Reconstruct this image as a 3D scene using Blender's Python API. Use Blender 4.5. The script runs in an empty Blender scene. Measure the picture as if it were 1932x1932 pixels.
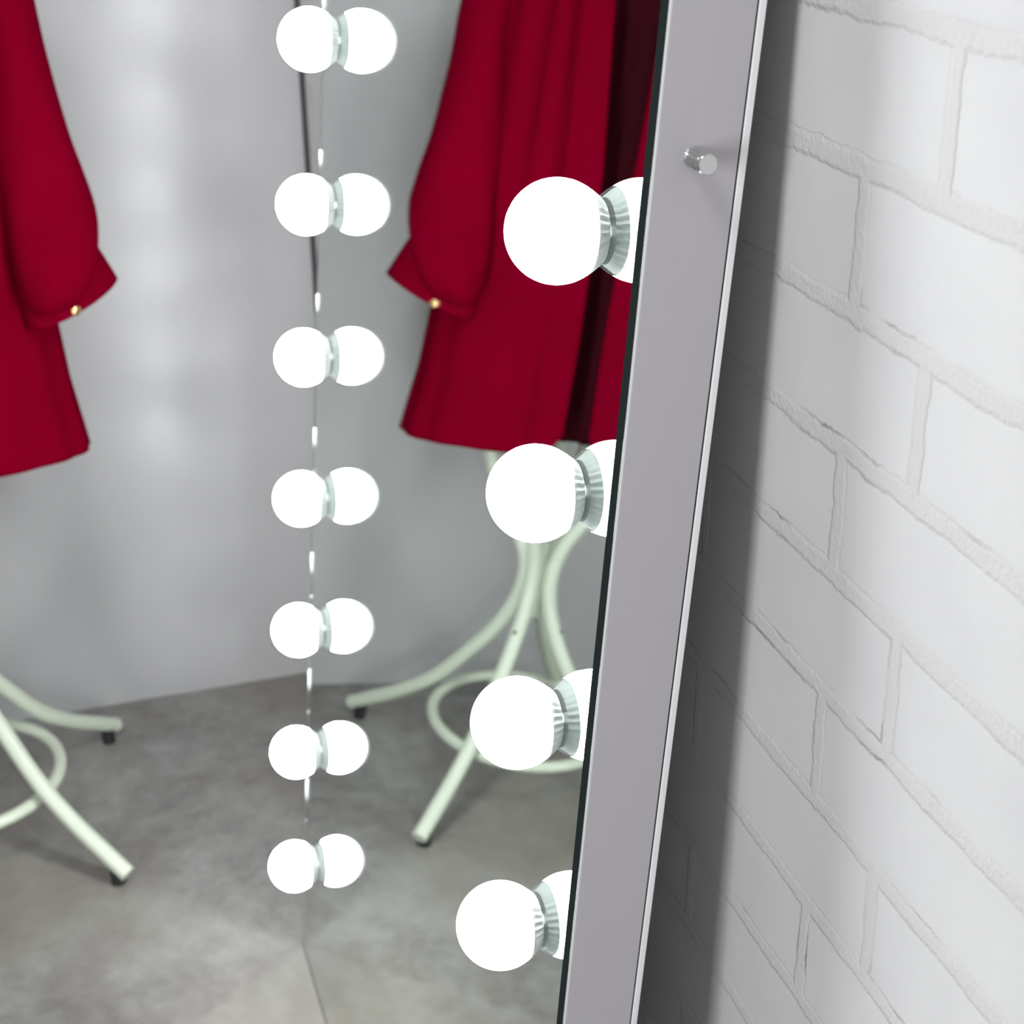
import bpy, bmesh, math, random
from mathutils import Vector, Matrix
random.seed(4)
C = bpy.context.scene.collection
PI = math.pi
CM = 0.01

# ------------------------------------------------------------------ materials
def mat(name):
    m = bpy.data.materials.new(name); m.use_nodes = True
    nt = m.node_tree
    return m, nt, nt.nodes['Principled BSDF']
def simple(name, col, rough=.5, metal=0., spec=.5, **kw):
    m, nt, b = mat(name)
    b.inputs['Base Color'].default_value = (*col, 1); b.inputs['Roughness'].default_value = rough
    b.inputs['Metallic'].default_value = metal; b.inputs['Specular IOR Level'].default_value = spec
    for k, v in kw.items(): b.inputs[k.replace('_', ' ')].default_value = v
    return m
def N(nt, t, **kw):
    n = nt.nodes.new(t)
    for k, v in kw.items(): setattr(n, k, v)
    return n
def math_(nt, op, a, b=None, c=None, clamp=False):
    n = N(nt, 'ShaderNodeMath', operation=op, use_clamp=clamp)
    for i, x in enumerate((a, b, c)):
        if x is None: continue
        if hasattr(x, 'name'): nt.links.new(x, n.inputs[i])
        else: n.inputs[i].default_value = x
    return n.outputs[0]
def noise(nt, vec, scale, detail=4, rough=.55, dist=0.):
    n = N(nt, 'ShaderNodeTexNoise'); n.inputs['Scale'].default_value = scale
    n.inputs['Detail'].default_value = detail; n.inputs['Roughness'].default_value = rough
    n.inputs['Distortion'].default_value = dist
    if vec is not None: nt.links.new(vec, n.inputs['Vector'])
    return n
def ramp(nt, fac, stops):
    r = N(nt, 'ShaderNodeValToRGB'); nt.links.new(fac, r.inputs[0])
    e = r.color_ramp.elements
    while len(e) < len(stops): e.new(.5)
    for i, (p, c) in enumerate(stops):
        e[i].position = p; e[i].color = (*c, 1)
    return r.outputs[0]
def mixc(nt, fac, a, b, mode='MIX'):
    n = N(nt, 'ShaderNodeMix', data_type='RGBA', blend_type=mode)
    for s, x in ((0, fac), (6, a), (7, b)):
        if hasattr(x, 'name'): nt.links.new(x, n.inputs[s])
        elif s == 0: n.inputs[0].default_value = x
        else: n.inputs[s].default_value = (*x, 1)
    return n.outputs[2]
def bump(nt, b, h, strength, dist=.01):
    n = N(nt, 'ShaderNodeBump'); n.inputs['Strength'].default_value = strength; n.inputs['Distance'].default_value = dist
    nt.links.new(h, n.inputs['Height']); nt.links.new(n.outputs[0], b.inputs['Normal'])

# painted brick: wall coordinates (Y along the wall, Z up)
def brick_material():
    m, nt, b = mat('white_painted_brick')
    tc = N(nt, 'ShaderNodeTexCoord'); geo = tc.outputs['Object']
    sep = N(nt, 'ShaderNodeSeparateXYZ'); nt.links.new(geo, sep.inputs[0])
    w1 = noise(nt, geo, 26, 3).outputs['Fac']; w2 = noise(nt, geo, 190, 3).outputs['Fac']
    wob = math_(nt, 'ADD', math_(nt, 'MULTIPLY', math_(nt, 'SUBTRACT', w1, .5), .007), math_(nt, 'MULTIPLY', math_(nt, 'SUBTRACT', w2, .5), .004))
    yy = math_(nt, 'ADD', math_(nt, 'ADD', sep.outputs[1], .914), wob)
    zz = math_(nt, 'ADD', math_(nt, 'ADD', sep.outputs[2], .026), wob)
    cv = N(nt, 'ShaderNodeCombineXYZ'); nt.links.new(yy, cv.inputs[0]); nt.links.new(zz, cv.inputs[1])
    def bt(size, smooth):
        t = N(nt, 'ShaderNodeTexBrick'); t.offset = .3; t.offset_frequency = 2; t.squash = 1; t.squash_frequency = 2
        nt.links.new(cv.outputs[0], t.inputs['Vector'])
        t.inputs['Scale'].default_value = 1; t.inputs['Mortar Size'].default_value = size
        t.inputs['Mortar Smooth'].default_value = smooth
        t.inputs['Brick Width'].default_value = .24; t.inputs['Row Height'].default_value = .0746
        return t.outputs['Fac']
    mort = bt(.0066, .5)
    outer, inner = bt(.0078, .15), bt(.0056, .15)
    line = math_(nt, 'SUBTRACT', outer, inner, clamp=True)          # thin joint edge around the mortar band
    n1 = noise(nt, geo, 9, 5).outputs['Fac']
    n2 = noise(nt, geo, 260, 5, .7).outputs['Fac']
    line = math_(nt, 'MULTIPLY', line, ramp(nt, noise(nt, geo, 11, 3, .6).outputs['Fac'], [(.40, (.12, .12, .12)), (.62, (1, 1, 1))]))
    crackmask = math_(nt, 'MULTIPLY', line, ramp(nt, noise(nt, geo, 17, 3, .6).outputs['Fac'], [(.57, (0, 0, 0)), (.68, (1, 1, 1))]), clamp=True)
    base = ramp(nt, n1, [(.3, (.545, .545, .55)), (.7, (.60, .60, .60))])
    base = mixc(nt, math_(nt, 'MULTIPLY', mort, .5), base, (.64, .625, .63))
    base = mixc(nt, math_(nt, 'MULTIPLY', line, .12), base, (.36, .35, .35))
    base = mixc(nt, math_(nt, 'MULTIPLY', crackmask, .75), base, (.16, .14, .13))
    nt.links.new(base, b.inputs['Base Color'])
    b.inputs['Roughness'].default_value = .62; b.inputs['Specular IOR Level'].default_value = .25
    h = math_(nt, 'ADD', math_(nt, 'MULTIPLY', mort, .14), math_(nt, 'MULTIPLY', n1, .3))
    h = math_(nt, 'SUBTRACT', h, math_(nt, 'MULTIPLY', line, .2))
    rough_m = math_(nt, 'ADD', math_(nt, 'MULTIPLY', mort, .9), .06)
    h = math_(nt, 'ADD', h, math_(nt, 'MULTIPLY', n2, rough_m))
    bump(nt, b, h, .55, .0035)
    return m
def plaster_material():
    m, nt, b = mat('grey_satin_plaster')
    tc = N(nt, 'ShaderNodeTexCoord'); g = tc.outputs['Object']
    n1 = noise(nt, g, 2.4, 3).outputs['Fac']
    nt.links.new(ramp(nt, n1, [(.25, (.40, .40, .407)), (.75, (.455, .455, .46))]), b.inputs['Base Color'])
    b.inputs['Roughness'].default_value = .24; b.inputs['Specular IOR Level'].default_value = .5
    n2 = noise(nt, g, 35, 3).outputs['Fac']
    bump(nt, b, n2, .08, .004)
    return m
def concrete_material():
    m, nt, b = mat('polished_concrete')
    tc = N(nt, 'ShaderNodeTexCoord'); g = tc.outputs['Object']
    n1 = noise(nt, g, 5.5, 6, .62).outputs['Fac']; n2 = noise(nt, g, 26, 6, .7, .4).outputs['Fac']
    n3 = noise(nt, g, 2.2, 2, .5).outputs['Fac']
    a = ramp(nt, n1, [(.36, (.105, .098, .091)), (.5, (.182, .18, .173)), (.64, (.29, .30, .29))])
    a = mixc(nt, .4, a, ramp(nt, n2, [(.3, (.14, .132, .125)), (.7, (.33, .33, .32))]))
    a = mixc(nt, ramp(nt, n3, [(.42, (0, 0, 0)), (.66, (.55, .55, .55))]), a, (.22, .20, .165))
    nt.links.new(a, b.inputs['Base Color'])
    r = math_(nt, 'ADD', math_(nt, 'MULTIPLY', n1, .22), .08)
    nt.links.new(r, b.inputs['Roughness']); b.inputs['Specular IOR Level'].default_value = .5
    bump(nt, b, n2, .12, .003)
    return m
def fabric_material(name, col, dark, spec=0.):
    m, nt, b = mat(name)
    tc = N(nt, 'ShaderNodeTexCoord'); g = tc.outputs['Object']
    n1 = noise(nt, g, 6, 3).outputs['Fac']
    nt.links.new(mixc(nt, n1, dark, col), b.inputs['Base Color'])
    b.inputs['Roughness'].default_value = .75; b.inputs['Specular IOR Level'].default_value = spec
    
    bump(nt, b, noise(nt, g, 900, 2).outputs['Fac'], .15, .001)
    return m
def bulb_material():
    m, nt, b = mat('lit_opal_glass')
    b.inputs['Base Color'].default_value = (.9, .9, .9, 1)
    b.inputs['Emission Color'].default_value = (.97, .99, 1, 1)
    b.inputs['Emission Strength'].default_value = 54
    return m
def glass_material():
    m = bpy.data.materials.new('mirror_glass'); m.use_nodes = True; nt = m.node_tree
    nt.nodes.clear()
    o = N(nt, 'ShaderNodeOutputMaterial'); g = N(nt, 'ShaderNodeBsdfGlass'); g.inputs['IOR'].default_value = 1.5
    g.inputs['Roughness'].default_value = 0; g.inputs['Color'].default_value = (1, 1, 1, 1)
    va = N(nt, 'ShaderNodeVolumeAbsorption'); va.inputs['Color'].default_value = (.12, .62, .45, 1); va.inputs['Density'].default_value = 4.2
    nt.links.new(g.outputs[0], o.inputs['Surface']); nt.links.new(va.outputs[0], o.inputs['Volume'])
    return m
def glass_edge_material():
    m = glass_material(); m.name = 'ground_glass_edge'; nt = m.node_tree
    o = [n for n in nt.nodes if n.type == 'OUTPUT_MATERIAL'][0]; g = [n for n in nt.nodes if n.type == 'BSDF_GLASS'][0]
    b = N(nt, 'ShaderNodeBsdfPrincipled'); b.inputs['Base Color'].default_value = (.014, .022, .022, 1); b.inputs['Roughness'].default_value = .35
    b.inputs['Specular IOR Level'].default_value = .2
    mx = N(nt, 'ShaderNodeMixShader'); mx.inputs[0].default_value = .012
    nt.links.new(b.outputs[0], mx.inputs[1]); nt.links.new(g.outputs[0], mx.inputs[2]); nt.links.new(mx.outputs[0], o.inputs['Surface'])
    return m
M_brick = brick_material(); M_plaster = plaster_material(); M_floor = concrete_material()
M_red = fabric_material('crimson_cloth', (.16, .0003, .0115), (.112, .0002, .0078))
M_lining = fabric_material('dark_crimson_lining', (.03, .0006, .004), (.022, .0006, .003), .05)
M_bulb = bulb_material(); M_glass = glass_material(); M_gedge = glass_edge_material()
M_silver = simple('silvering', (.955, .985, .97), 0., 1.)
M_panel = simple('pale_lilac_grey_lacquer', (.50, .48, .505), .38, 0., .4)
M_edge = simple('white_board_edge', (.9, .9, .9), .4)
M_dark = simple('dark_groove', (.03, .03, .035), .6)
M_rib = simple('clear_ribbed_plastic', (.68, .74, .72), .28, 0., .5)
M_lip = simple('white_edge_highlight', (.88, .88, .88), .35)  # whiter than the panel lacquer, carries the ledge's highlight as colour
M_chrome = simple('brushed_steel', (.62, .62, .62), .22, 1.)
M_cream = simple('cream_green_enamel', (.55, .61, .50), .3, 0., .5)
M_rubber = simple('black_rubber', (.015, .015, .015), .6)
M_brass = simple('gold_button_metal', (.95, .62, .32), .2, 1.)

# ------------------------------------------------------------------ helpers
def link(name, bm, m, parent=None, smooth=False, angle=None):
    me = bpy.data.meshes.new(name); bmesh.ops.recalc_face_normals(bm, faces=bm.faces); bm.to_mesh(me); bm.free()
    me.materials.append(m)
    if smooth:
        me.shade_smooth()
        if angle: me.set_sharp_from_angle(angle=angle)
    o = bpy.data.objects.new(name, me); C.objects.link(o)
    if parent: o.parent = parent
    return o
def struct(name, bm, m, label):
    o = link(name, bm, m); o['kind'] = 'structure'; o['label'] = label; return o
def thing(name, label, cat, loc=(0, 0, 0)):
    o = bpy.data.objects.new(name, None); o.empty_display_size = .05; C.objects.link(o)
    o.location = loc; o['label'] = label; o['category'] = cat
    return o
def add_box(bm, x0, x1, y0, y1, z0, z1, mx=None, bev=0):
    t = bmesh.new()
    bmesh.ops.create_cube(t, size=1)
    for v in t.verts:
        v.co = Vector(((x0 + x1) / 2 + v.co.x * (x1 - x0), (y0 + y1) / 2 + v.co.y * (y1 - y0), (z0 + z1) / 2 + v.co.z * (z1 - z0)))
    if bev: bmesh.ops.bevel(t, geom=t.edges[:], offset=bev, segments=2, affect='EDGES', profile=.5)
    if mx: bmesh.ops.transform(t, matrix=mx, verts=t.verts)
    me = bpy.data.meshes.new('t'); t.to_mesh(me); t.free(); bm.from_mesh(me); bpy.data.meshes.remove(me)
def box(*a, **k):
    bm = bmesh.new(); add_box(bm, *a, **k); return bm
def tube(bm, pts, radii, seg=20, cap=True, closed=False, up=None):
    """sweep a circle (or ellipse: radius pairs) along points with parallel transport"""
    pts = [Vector(p) for p in pts]; n = len(pts)
    if not isinstance(radii, (list, tuple)): radii = [radii] * n
    rings = []; prev = None
    for i, p in enumerate(pts):
        if closed: t = (pts[(i + 1) % n] - pts[i - 1]).normalized()
        else: t = (pts[min(i + 1, n - 1)] - pts[max(i - 1, 0)]).normalized()
        if prev is None:
            a = up or (Vector((0, 0, 1)) if abs(t.z) < .9 else Vector((1, 0, 0)))
            u = (a - t * a.dot(t)).normalized()
        else: u = (prev - t * prev.dot(t)).normalized()
        prev = u; w = t.cross(u)
        r = radii[i]; ra, rb = (r if isinstance(r, (list, tuple)) else (r, r))
        rings.append([bm.verts.new(p + u * ra * math.cos(2 * PI * k / seg) + w * rb * math.sin(2 * PI * k / seg)) for k in range(seg)])
    m = n if closed else n - 1
    for i in range(m):
        A, B = rings[i], rings[(i + 1) % n]
        for k in range(seg): bm.faces.new((A[k], A[(k + 1) % seg], B[(k + 1) % seg], B[k]))
    if cap and not closed: bm.faces.new(rings[0][::-1]); bm.faces.new(rings[-1])
    return rings
def spline(pts, sub=10):
    P = [Vector(p) for p in pts]; out = []
    P = [2 * P[0] - P[1]] + P + [2 * P[-1] - P[-2]]
    for i in range(1, len(P) - 2):
        for j in range(sub):
            t = j / sub; a, b, c, d = P[i - 1:i + 3]
            out.append(.5 * ((2 * b) + (c - a) * t + (2 * a - 5 * b + 4 * c - d) * t * t + (3 * b - a - 3 * c + d) * t ** 3))
    out.append(P[-2]); return out
def interp(tab, x):
    if x <= tab[0][0]: return tab[0][1]
    for (a, va), (b, vb) in zip(tab, tab[1:]):
        if x <= b: return va + (vb - va) * (x - a) / (b - a)
    return tab[-1][1]

# ------------------------------------------------------------------ the room (metres; X into the brick wall, Y away, Z up)
XW, YB = .186, .663
struct('floor', box(-3.6, 1.0, -3.6, 1.0, -.1, 0), M_floor, 'mottled grey polished concrete floor')
struct('wall_right', box(XW, XW + .12, -3.6, YB - .024, 0, 2.7), M_brick, 'white painted brick wall behind the mirror')
struct('wall_back', box(-3.6, XW + .12, YB, YB + .12, 0, 2.7), M_plaster, 'smooth satin grey plaster wall at the far end')

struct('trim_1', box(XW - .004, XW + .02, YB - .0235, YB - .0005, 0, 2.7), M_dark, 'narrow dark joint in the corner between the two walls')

# ------------------------------------------------------------------ mirror
A = .08482
MW, MH = .8445, 1.59          # glass width / height
# local mirror frame: x = outward normal, y = -u (far = 0, near = negative), z = up along the glass; leans back by A
mirror = thing('vanity_mirror', 'tall pale-sided mirror edged with lit globe bulbs, leaning on the white brick wall', 'mirror')
# local +x must map to the wall side; rotation about Y tips the top towards +X
mirror.matrix_world = Matrix.Rotation(A, 4, 'Y')
mirror.location = (-.0013 * 0, 0, .0045)
# local X runs into the wall: glass front at -.0013, silvering at +.0031
F, S, BK = -.0013, .0031, .0499
BW = .8478                    # box width (ledge beside the glass)
gl = link('glass', box(F, S, -MW, 0, 0, MH), M_glass, mirror)
gl.data.materials.append(M_gedge)
for p in gl.data.polygons:
    if p.normal.y < -.9: p.material_index = 1
link('silvering', box(S + .0001, S + .0005, -MW + .0002, -.0002, .0002, MH - .0002), M_silver, mirror)
TH = .016
link('side_panel', box(S + .0006, BK, -BW, -BW + TH, -.004, MH, bev=.0003), M_panel, mirror)
lp = link('edge_highlight', box(S + .0001, S + .0005, -BW + .0004, -MW - .0003, -.002, MH), M_lip, mirror); lp['label'] = 'white painted highlight line on the ledge beside the glass'  # box ledge coloured white to stand in for its lit highlight
link('side_panel', box(S + .0006, BK, .004 - TH, .004, -.004, MH, bev=.0004), M_panel, mirror)
link('top_panel', box(S + .0006, BK, -BW + TH, .004 - TH, MH - TH, MH, bev=.0004), M_panel, mirror)
link('bottom_panel', box(S + .0006, BK, -BW + TH, .004 - TH, -.004, TH, bev=.0004), M_panel, mirror)
bm = box(BK + .0012, BK + .0052, -BW - .0004, .0044, -.004, MH, bev=.0005)
bp = link('back_panel', bm, M_edge, mirror); bp['label'] = 'white back board showing as a thin light strip'
link('backing_seam', box(BK, BK + .0012, -BW + .0012, .0028, -.003, MH - .001), M_dark, mirror)
link('front_board', box(S + .0006, S + .004, -BW + TH, .004 - TH, TH, MH - TH), M_dark, mirror)

bs = link('base_gap_shade', box(F, S, -MW, 0, -.0035, -.0002), M_dark, mirror)  # dark filler standing in for the shade in the gap under the mirror

# knurled bolts on the edges of the box
def bolt(y, sgn, z):
    bm = bmesh.new()
    n = 28; L = .0195; R = .0056
    prof = [(0, R * .97), (.0006, R)]
    k = 9
    for i in range(k): prof += [(.002 + i * .0019, R if i % 2 else R * .88)]
    prof += [(L - .0008, R), (L, R * .9)]
    rings = []
    for j, (a, r) in enumerate(prof):
        ring = []
        for i in range(n):
            rr = r * (1 if (i % 2) ^ (j % 2) else .90) if 2 <= j < len(prof) - 2 else r
            an = 2 * PI * i / n
            ring.append(bm.verts.new((.0242 + rr * math.cos(an), y + sgn * a, z + rr * math.sin(an))))
        rings.append(ring)
    for P, Q in zip(rings, rings[1:]):
        for i in range(n): bm.faces.new((P[i], P[(i + 1) % n], Q[(i + 1) % n], Q[i]))
    bm.faces.new(rings[0]); bm.faces.new(rings[-1])
    o = link('bolt', bm, M_chrome, mirror); o['label'] = 'knurled steel bolt'
bolt(-BW, -1, 1.1665)
bolt(.004, 1, 1.1665)

# bulbs: globe + ribbed collar
R = .0293
def globe_mesh():
    bm = bmesh.new(); bmesh.ops.create_uvsphere(bm, u_segments=64, v_segments=40, radius=R, matrix=Matrix.Rotation(PI / 2, 4, 'Y'))
    for v in bm.verts:          # narrower neck inside the collar
        if v.co.x > .0160:
            k = .90 - .004 * (v.co.x > .02); v.co.y *= k; v.co.z *= k; v.co.x = min(v.co.x, .0243)
    return bm
def collar_mesh():
    bm = bmesh.new(); n = 30; seg = n * 4; rings = []
    D = .02613 - .0013       # centre height over the glass
    prof = [(.0003, .0170), (.0003, .0186), (.0016, .0192), (.0040, .0209), (.0056, .0221), (.0072, .0233), (.0084, .0243), (.0090, .0248)]
    for j, (h, r) in enumerate(prof):
        ring = []
        for i in range(seg):
            amp = .0008 if 2 <= j <= 5 else 0
            rr = r + amp * math.cos(2 * PI * i * n / seg)
            an = 2 * PI * i / seg
            ring.append(bm.verts.new((D - h, rr * math.cos(an), rr * math.sin(an))))
        rings.append(ring)
    for P, Q in zip(rings, rings[1:]):
        for i in range(seg): bm.faces.new((P[i], P[(i + 1) % seg], Q[(i + 1) % seg], Q[i]))
    # inner return and foot disc
    inner = [bm.verts.new((D - .0090, .0237 * math.cos(2 * PI * i / seg), .0237 * math.sin(2 * PI * i / seg))) for i in range(seg)]
    for i in range(seg): bm.faces.new((rings[-1][i], rings[-1][(i + 1) % seg], inner[(i + 1) % seg], inner[i]))
    hole = [bm.verts.new((D - .0003, .0035 * math.cos(2 * PI * i / seg), .0035 * math.sin(2 * PI * i / seg))) for i in range(seg)]
    for i in range(seg): bm.faces.new((rings[0][i], rings[0][(i + 1) % seg], hole[(i + 1) % seg], hole[i]))
    return bm
U0, UC, V0, VP = .06513, .72482, .16766, .15755
proto = link('light_bulb', globe_mesh(), M_bulb, mirror, smooth=True)
col0 = link('bulb_base', collar_mesh(), M_rib, proto, smooth=True, angle=.9); col0['label'] = 'clear ribbed plastic collar'
first = True
for u in (U0, U0 + UC):
    for i in range(9):
        if first: b, c = proto, col0; first = False
        else:
            b = proto.copy(); c = col0.copy(); C.objects.link(b); C.objects.link(c); b.parent = mirror; c.parent = b
        b.location = (-.02613, -u, V0 + i * VP)

# ------------------------------------------------------------------ coat stand
SC = Vector((-.390, .387, 0))
dv = Vector((.3876, -.9218, 0)); sv = Vector((-.9218, -.3876, 0))
def L(s, d, z): return SC + sv * (s * CM) + dv * (d * CM) + Vector((0, 0, z * CM))
stand = thing('coat_stand', 'pale green bent tube coat stand with splayed legs and a ring, under the red jacket', 'coat stand', SC)
def rel(p): return Vector(p) - SC
TR = .0113
prof = [(27.5, 2.0), (23.8, 4.3), (19.5, 7.0), (15.2, 10.4), (12.0, 13.8), (9.0, 17.8), (6.0, 22.0), (3.6, 26.6), (2.3, 31.0), (2.3, 35.5), (3.6, 40.0), (5.7, 44.0), (7.6, 48.0), (8.3, 51), (7.8, 54.5), (6.0, 59), (3.8, 64), (2.3, 69), (2.0, 75)]
for ang in (41, -46, 133, 224):
    a = math.radians(ang); e = Vector((math.cos(a), math.sin(a), 0))
    fl = 1.25 if ang in (41, 133) else 1.0
    pts = spline([e * (r * (fl if z > 36 else 1) * CM) + Vector((0, 0, z * CM)) for r, z in prof], 7)
    bm = bmesh.new(); tube(bm, pts, TR, 20)
    lg = link('leg', bm, M_cream, stand, smooth=True, angle=.9)
    bm = bmesh.new(); f = e * .256
    tube(bm, [f + Vector((0, 0, 0)), f + Vector((0, 0, .022))], .0095, 18)
    ft = link('rubber_foot', bm, M_rubber, lg, smooth=True, angle=.9); ft['label'] = 'black rubber foot'
    if ang in (-46, 224):
        bm = bmesh.new(); q = e * (3.9 * CM) + Vector((0, 0, .258))
        tube(bm, [q + e * .006, q + e * .0135], .0032, 12)
        link('screw', bm, M_rubber, lg)
bm = bmesh.new()
tube(bm, [Vector((-.015 + .138 * math.cos(2 * PI * i / 72), .003 + .138 * math.sin(2 * PI * i / 72), 0.088)) for i in range(72)], .0086, 16, closed=True)
link('ring', bm, M_cream, stand, smooth=True)
bm = bmesh.new(); tube(bm, [(0, 0, .27), (0, 0, 1.33)], .012, 20)
link('pole', bm, M_cream, stand, smooth=True, angle=.9)
bm = bmesh.new(); bmesh.ops.create_uvsphere(bm, u_segments=20, v_segments=12, radius=.02, matrix=Matrix.Translation((0, 0, 1.34)))
link('finial', bm, M_cream, stand, smooth=True)
bm = bmesh.new()
tube(bm, spline([rel(L(s, 0, z)) for s, z in ((-16.5, 117.5), (-9, 122), (0, 125), (1.5, 125), (10, 122), (19.5, 117.5))], 8), .008, 14)
link('shoulder_bar', bm, M_cream, stand, smooth=True, angle=.9)

# ------------------------------------------------------------------ jacket
J0 = L(1.8, 0, 50)
jacket = thing('jacket', 'long crimson jacket with gold cuff button, hanging open on the coat stand', 'jacket', J0)
def JL(s, d, z): return L(s, d, z) - J0
W_ = [(52, 24.6), (56, 24.0), (63, 22.9), (71, 22.3), (80, 21.0), (95, 19.6), (108, 19.0), (116, 18.6), (119, 17.0), (121.5, 14.5), (124, 10.5), (126.5, 6.8), (129, 5.6)]
H_ = [(52, 9.2), (60, 8.8), (75, 8.2), (95, 8.0), (112, 8.2), (118, 7.0), (122, 5.8), (126, 5.0), (129, 4.6)]
OL = [(52, .1), (72, .2), (94, -.5), (115, -2.6), (122, -4.2), (129, -4.4)]
OR = [(52, 3.9), (72, 3.3), (94, 3.4), (115, 3.6), (122, 7.6), (129, 8.0)]
SCX = 1.8
def sgp(x, p): return math.copysign(abs(x) ** p, x)
def section(z, th):
    w, h = interp(W_, z), interp(H_, z)
    return SCX + w * sgp(math.sin(th), .72), h * sgp(math.cos(th), .52)
def g(x, c, w): return math.exp(-((x - c) / w) ** 2)
def cloth_point(z, t):
    # t in 0..1 from the left front edge round the back to the right front edge
    w = interp(W_, z); ol, orr = interp(OL, z), interp(OR, z)
    a0 = -math.asin(min(.95, ((SCX - ol) / w)) ** (1 / .72)) if ol < SCX else 0
    a1 = math.asin(min(.95, ((orr - SCX) / w)) ** (1 / .72))
    th = a0 - t * (2 * PI - (a1 - a0))
    s, d = section(z, th)
    lo = max(0, min(1, (110 - z) / 55))
    amp = .25 + .55 * lo
    fold = amp * math.sin(th * 7 + .6 * math.sin(z * .05)) * (.5 + .5 * math.sin(th * 2.3 + 1)) + .18 * math.sin(th * 17 + z * .03)
    if d > 0 and s < SCX:       # folds of the left front
        k = max(0, min(1, (z - 74) / 18))
        cs = -7.4 + (112 - z) * .05
        fold -= 1.5 * g(s, cs, .55) * k
        fold += .45 * g(s, cs + 1.6, 1.1) * k
        fold -= .8 * g(s, -11.2, 1.2) * max(0, min(1, (z - 80) / 20))
        fold -= .7 * g(s, -5.5, 1.0) * max(0, min(1, (76 - z) / 10))
    edge = min(t, 1 - t)
    fold *= min(1, edge * 30) * .9 + .1
    nrm = Vector((s - SCX, d * 2.2)).normalized()
    return s + nrm.x * fold, d + nrm.y * fold
def body_mesh():
    bm = bmesh.new(); nt_, nz = 260, 90; grid = []
    for i in range(nt_ + 1):
        t = i / nt_
        edge = min(t, 1 - t) * 108              # cm from the opening
        hem = 53.3 + 1.5 * max(0, 1 - edge / 17) + (3.6 * (1 - math.sqrt(max(0, 1 - (1 - edge / 4.6) ** 2))) if edge < 4.6 else 0) + .35 * math.sin(t * 9)
        col = []
        for j in range(nz + 1):
            f = j / nz; z = hem + (128.6 - hem) * f
            s, d = cloth_point(z, t); col.append(bm.verts.new(JL(s, d, z)))
        grid.append(col)
    for i in range(nt_):
        for j in range(nz): bm.faces.new((grid[i][j], grid[i + 1][j], grid[i + 1][j + 1], grid[i][j + 1]))
    return bm
bd = link('body', body_mesh(), M_red, jacket, smooth=True)
md = bd.modifiers.new('thick', 'SOLIDIFY'); md.thickness = .003; md.offset = 0
# lining panel seen through the opening
bm = bmesh.new(); rows = []
for j in range(40):
    z = 56.2 + j * (121 - 56.2) / 39
    row = []
    for i in range(25):
        s = -6.5 + i * 16 / 24
        row.append(bm.verts.new(JL(s, 4.3 + .35 * math.sin(s * 2.1 + z * .02) + .25 * math.sin(s * 5), z)))
    rows.append(row)
for a, b in zip(rows, rows[1:]):
    for i in range(24): bm.faces.new((a[i], a[i + 1], b[i + 1], b[i]))
ln = link('lining', bm, M_lining, jacket, smooth=True); ln['label'] = 'darker lining inside the open front'
md = ln.modifiers.new('thick', 'SOLIDIFY'); md.thickness = .002
# collar
bm = bmesh.new()
cp = []
for i in range(40):
    th = -.75 - i / 39 * (2 * PI - 1.5)
    cp.append(JL(SCX + 6.6 * math.sin(th), 5.0 * math.cos(th), 128.2 + 1.6 * (.5 - .5 * math.cos(th))))
tube(bm, cp, [(.017, .006)] * 40, 14, up=Vector((0, 0, 1)))
link('collar', bm, M_red, jacket, smooth=True)

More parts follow.
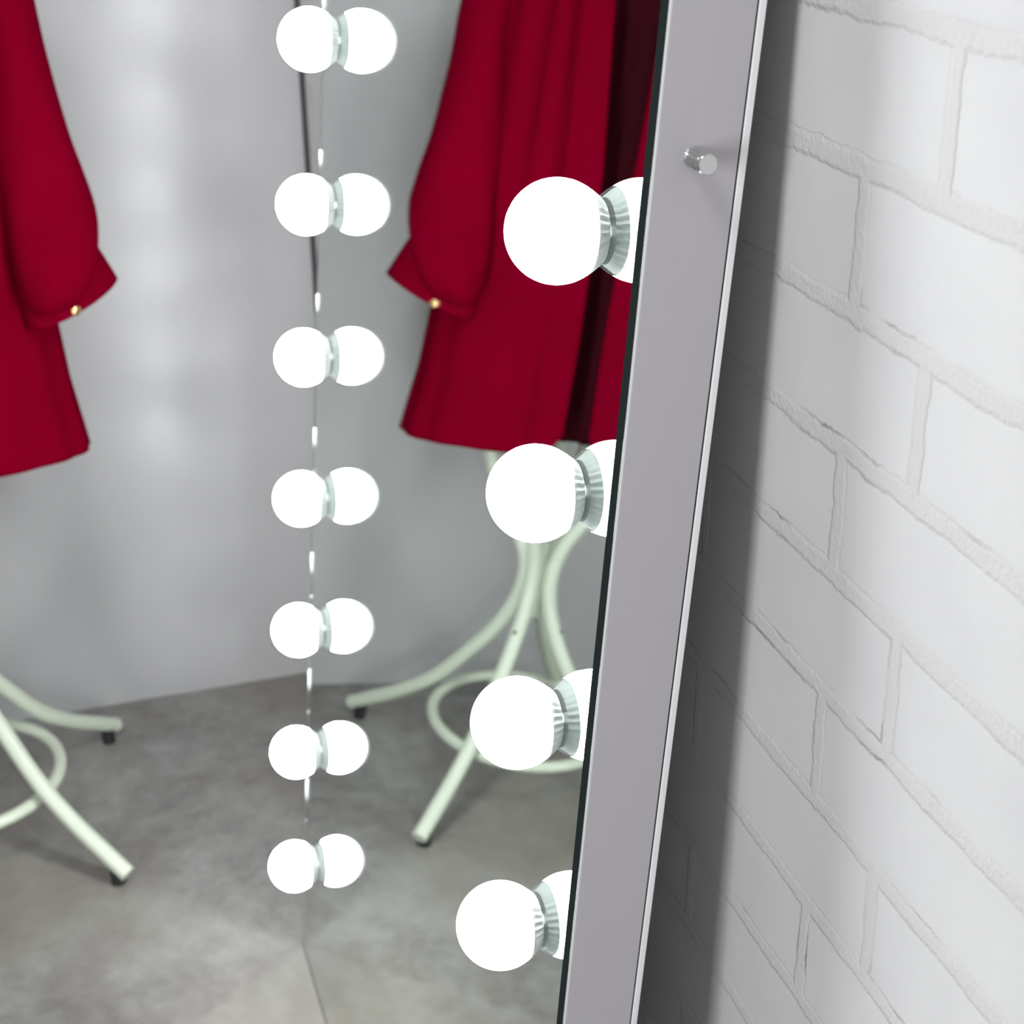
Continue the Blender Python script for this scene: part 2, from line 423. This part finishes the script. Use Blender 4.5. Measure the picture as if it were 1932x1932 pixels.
def sleeve(mirror_side):
    def T(s): return s if not mirror_side else 2 * SCX - s
    # (z, centre s, centre d, half width, half depth)
    sec = [(121.0, -13.6, 0.2, 2.6, 2.4), (118.5, -16.4, 1.2, 3.8, 4.2), (113, -18.9, 3.2, 3.2, 4.4), (106, -18.6, 5.0, 3.5, 4.2), (100, -18.6, 6.0, 4.2, 3.9),
           (95, -18.8, 6.8, 4.7, 3.8), (91, -19.2, 7.3, 5.2, 3.8), (87, -19.4, 7.7, 5.6, 3.8), (84, -19.1, 8.3, 5.5, 4.2), (81.5, -18.7, 8.8, 5.2, 4.4),
           (79, -18.2, 9.2, 4.7, 4.5), (76.8, -17.6, 9.3, 4.0, 4.2), (75.2, -17.2, 9.2, 3.0, 3.3), (74.4, -17.0, 9.0, 1.4, 1.5)]
    bm = bmesh.new(); seg = 48; rings = []
    # densify
    dense = []
    for a, b in zip(sec, sec[1:]):
        for k in range(5): dense.append([x + (y - x) * k / 5 for x, y in zip(a, b)])
    dense.append(list(sec[-1]))
    for _ in range(3):
        dense = [dense[0]] + [[(x + 2 * y + w) / 4 for x, y, w in zip(dense[i - 1], dense[i], dense[i + 1])] for i in range(1, len(dense) - 1)] + [dense[-1]]
    for z, cs, cd, hw, hd in dense:
        ring = []
        for i in range(seg):
            th = 2 * PI * i / seg
            f = 1 + .035 * math.sin(th * 3 + z * .16) + .03 * math.sin(th * 5 - z * .3) * max(0, min(1, (100 - z) / 15))
            s = cs + hw * f * sgp(math.cos(th), .9); d = cd + hd * f * sgp(math.sin(th), .85)
            zz = z - .10 * (s - cs) if z < 86 else z       # hem side hangs lower towards the body
            ring.append(bm.verts.new(JL(T(s), d, zz)))
        rings.append(ring)
    for P, Q in zip(rings, rings[1:]):
        for i in range(seg): bm.faces.new((P[i], P[(i + 1) % seg], Q[(i + 1) % seg], Q[i]))
    bm.faces.new(rings[0]); bm.faces.new(rings[-1])
    sl = link('sleeve', bm, M_red, jacket, smooth=True)
    # turned-out cuff: top and lower rims are tilted ellipses
    bm = bmesh.new(); rims = []
    for f in [k / 8 for k in range(9)]:
        cs = -18.9 + (-20.5 + 18.9) * f; cz = 79.4 + (74.6 - 79.4) * f; hw = 4.9 + (6.0 - 4.9) * f; hd = 2.7 + .7 * f; tilt = .62 - .26 * f
        ring = []
        for i in range(56):
            th = 2 * PI * i / 56
            ds = hw * sgp(math.cos(th), .85)
            ring.append(bm.verts.new(JL(T(cs + ds), 8.2 + hd * sgp(math.sin(th), .8), cz - ds * tilt + .12 * math.sin(3 * th))))
        rims.append(ring)
    for P, Q in zip(rims, rims[1:]):
        for i in range(56): bm.faces.new((P[i], P[(i + 1) % 56], Q[(i + 1) % 56], Q[i]))
    cf = link('cuff', bm, M_red, sl, smooth=True)
    md = cf.modifiers.new('thick', 'SOLIDIFY'); md.thickness = .003; md.offset = 0
    bm = bmesh.new()
    p = JL(T(-19.4), 11.6, 74.5); ax = (dv * .97 + Vector((0, 0, -.25))).normalized()
    rr = []
    tube(bm, [p - ax * .002, p, p + ax * .0016, p + ax * .0022], [.0068, .0072, .0060, .0030], 20)
    bt_ = link('button', bm, M_brass, sl, smooth=True); bt_['label'] = 'small round gold button'
sleeve(False); sleeve(True)

# ------------------------------------------------------------------ light
def area(name, loc, target, sx, sy, power, col=(1, 1, 1)):
    l = bpy.data.lights.new(name, 'AREA'); l.shape = 'RECTANGLE'; l.size = sx; l.size_y = sy; l.energy = power; l.color = col
    o = bpy.data.objects.new(name, l); C.objects.link(o); o.location = loc
    o.rotation_euler = (Vector(target) - Vector(loc)).to_track_quat('-Z', 'Y').to_euler()
    return o
area('window_light', (-2.05, -2.12, 1.18), (.10, -.84, .95), .52, 1.2, 34, (.98, .99, 1))
area('overhead_fill', (-.80, -1.35, 2.6), (-.25, .2, .7), .45, .45, 12, (1, 1, 1))  # added unseen overhead fill, lifts the back wall and weakens the jacket shadow
w = bpy.data.worlds.new('World'); bpy.context.scene.world = w; w.use_nodes = True
w.node_tree.nodes['Background'].inputs[0].default_value = (.97, .98, 1, 1)
w.node_tree.nodes['Background'].inputs[1].default_value = .27

# ------------------------------------------------------------------ camera
cd = bpy.data.cameras.new('camera'); cam = bpy.data.objects.new('camera', cd); C.objects.link(cam)
rx, ry, rz = Vector((.9544, -.2982, -.0117)), Vector((.1365, .4015, .9056)), Vector((-.2654, -.8659, .4239))
m4 = Matrix.Identity(4)
for i in range(3): m4[i][0], m4[i][1], m4[i][2] = rx[i], ry[i], rz[i]
m4.translation = (-.211618, -1.611688, 1.350981)
cam.matrix_world = m4
cd.sensor_fit = 'HORIZONTAL'; cd.sensor_width = 36; cd.lens = 3024.4 / 1932 * 36; cd.clip_start = .02
cd.dof.use_dof = True; cd.dof.focus_distance = .95; cd.dof.aperture_fstop = 11
sc = bpy.context.scene; sc.camera = cam
sc.view_settings.view_transform = 'Standard'; sc.view_settings.look = 'None'; sc.view_settings.gamma = 1
sc.view_settings.use_curve_mapping = False; sc.view_settings.exposure = 0
sc.cycles.max_bounces = 14; sc.cycles.transmission_bounces = 14; sc.cycles.glossy_bounces = 10
sc.cycles.sample_clamp_indirect = 6
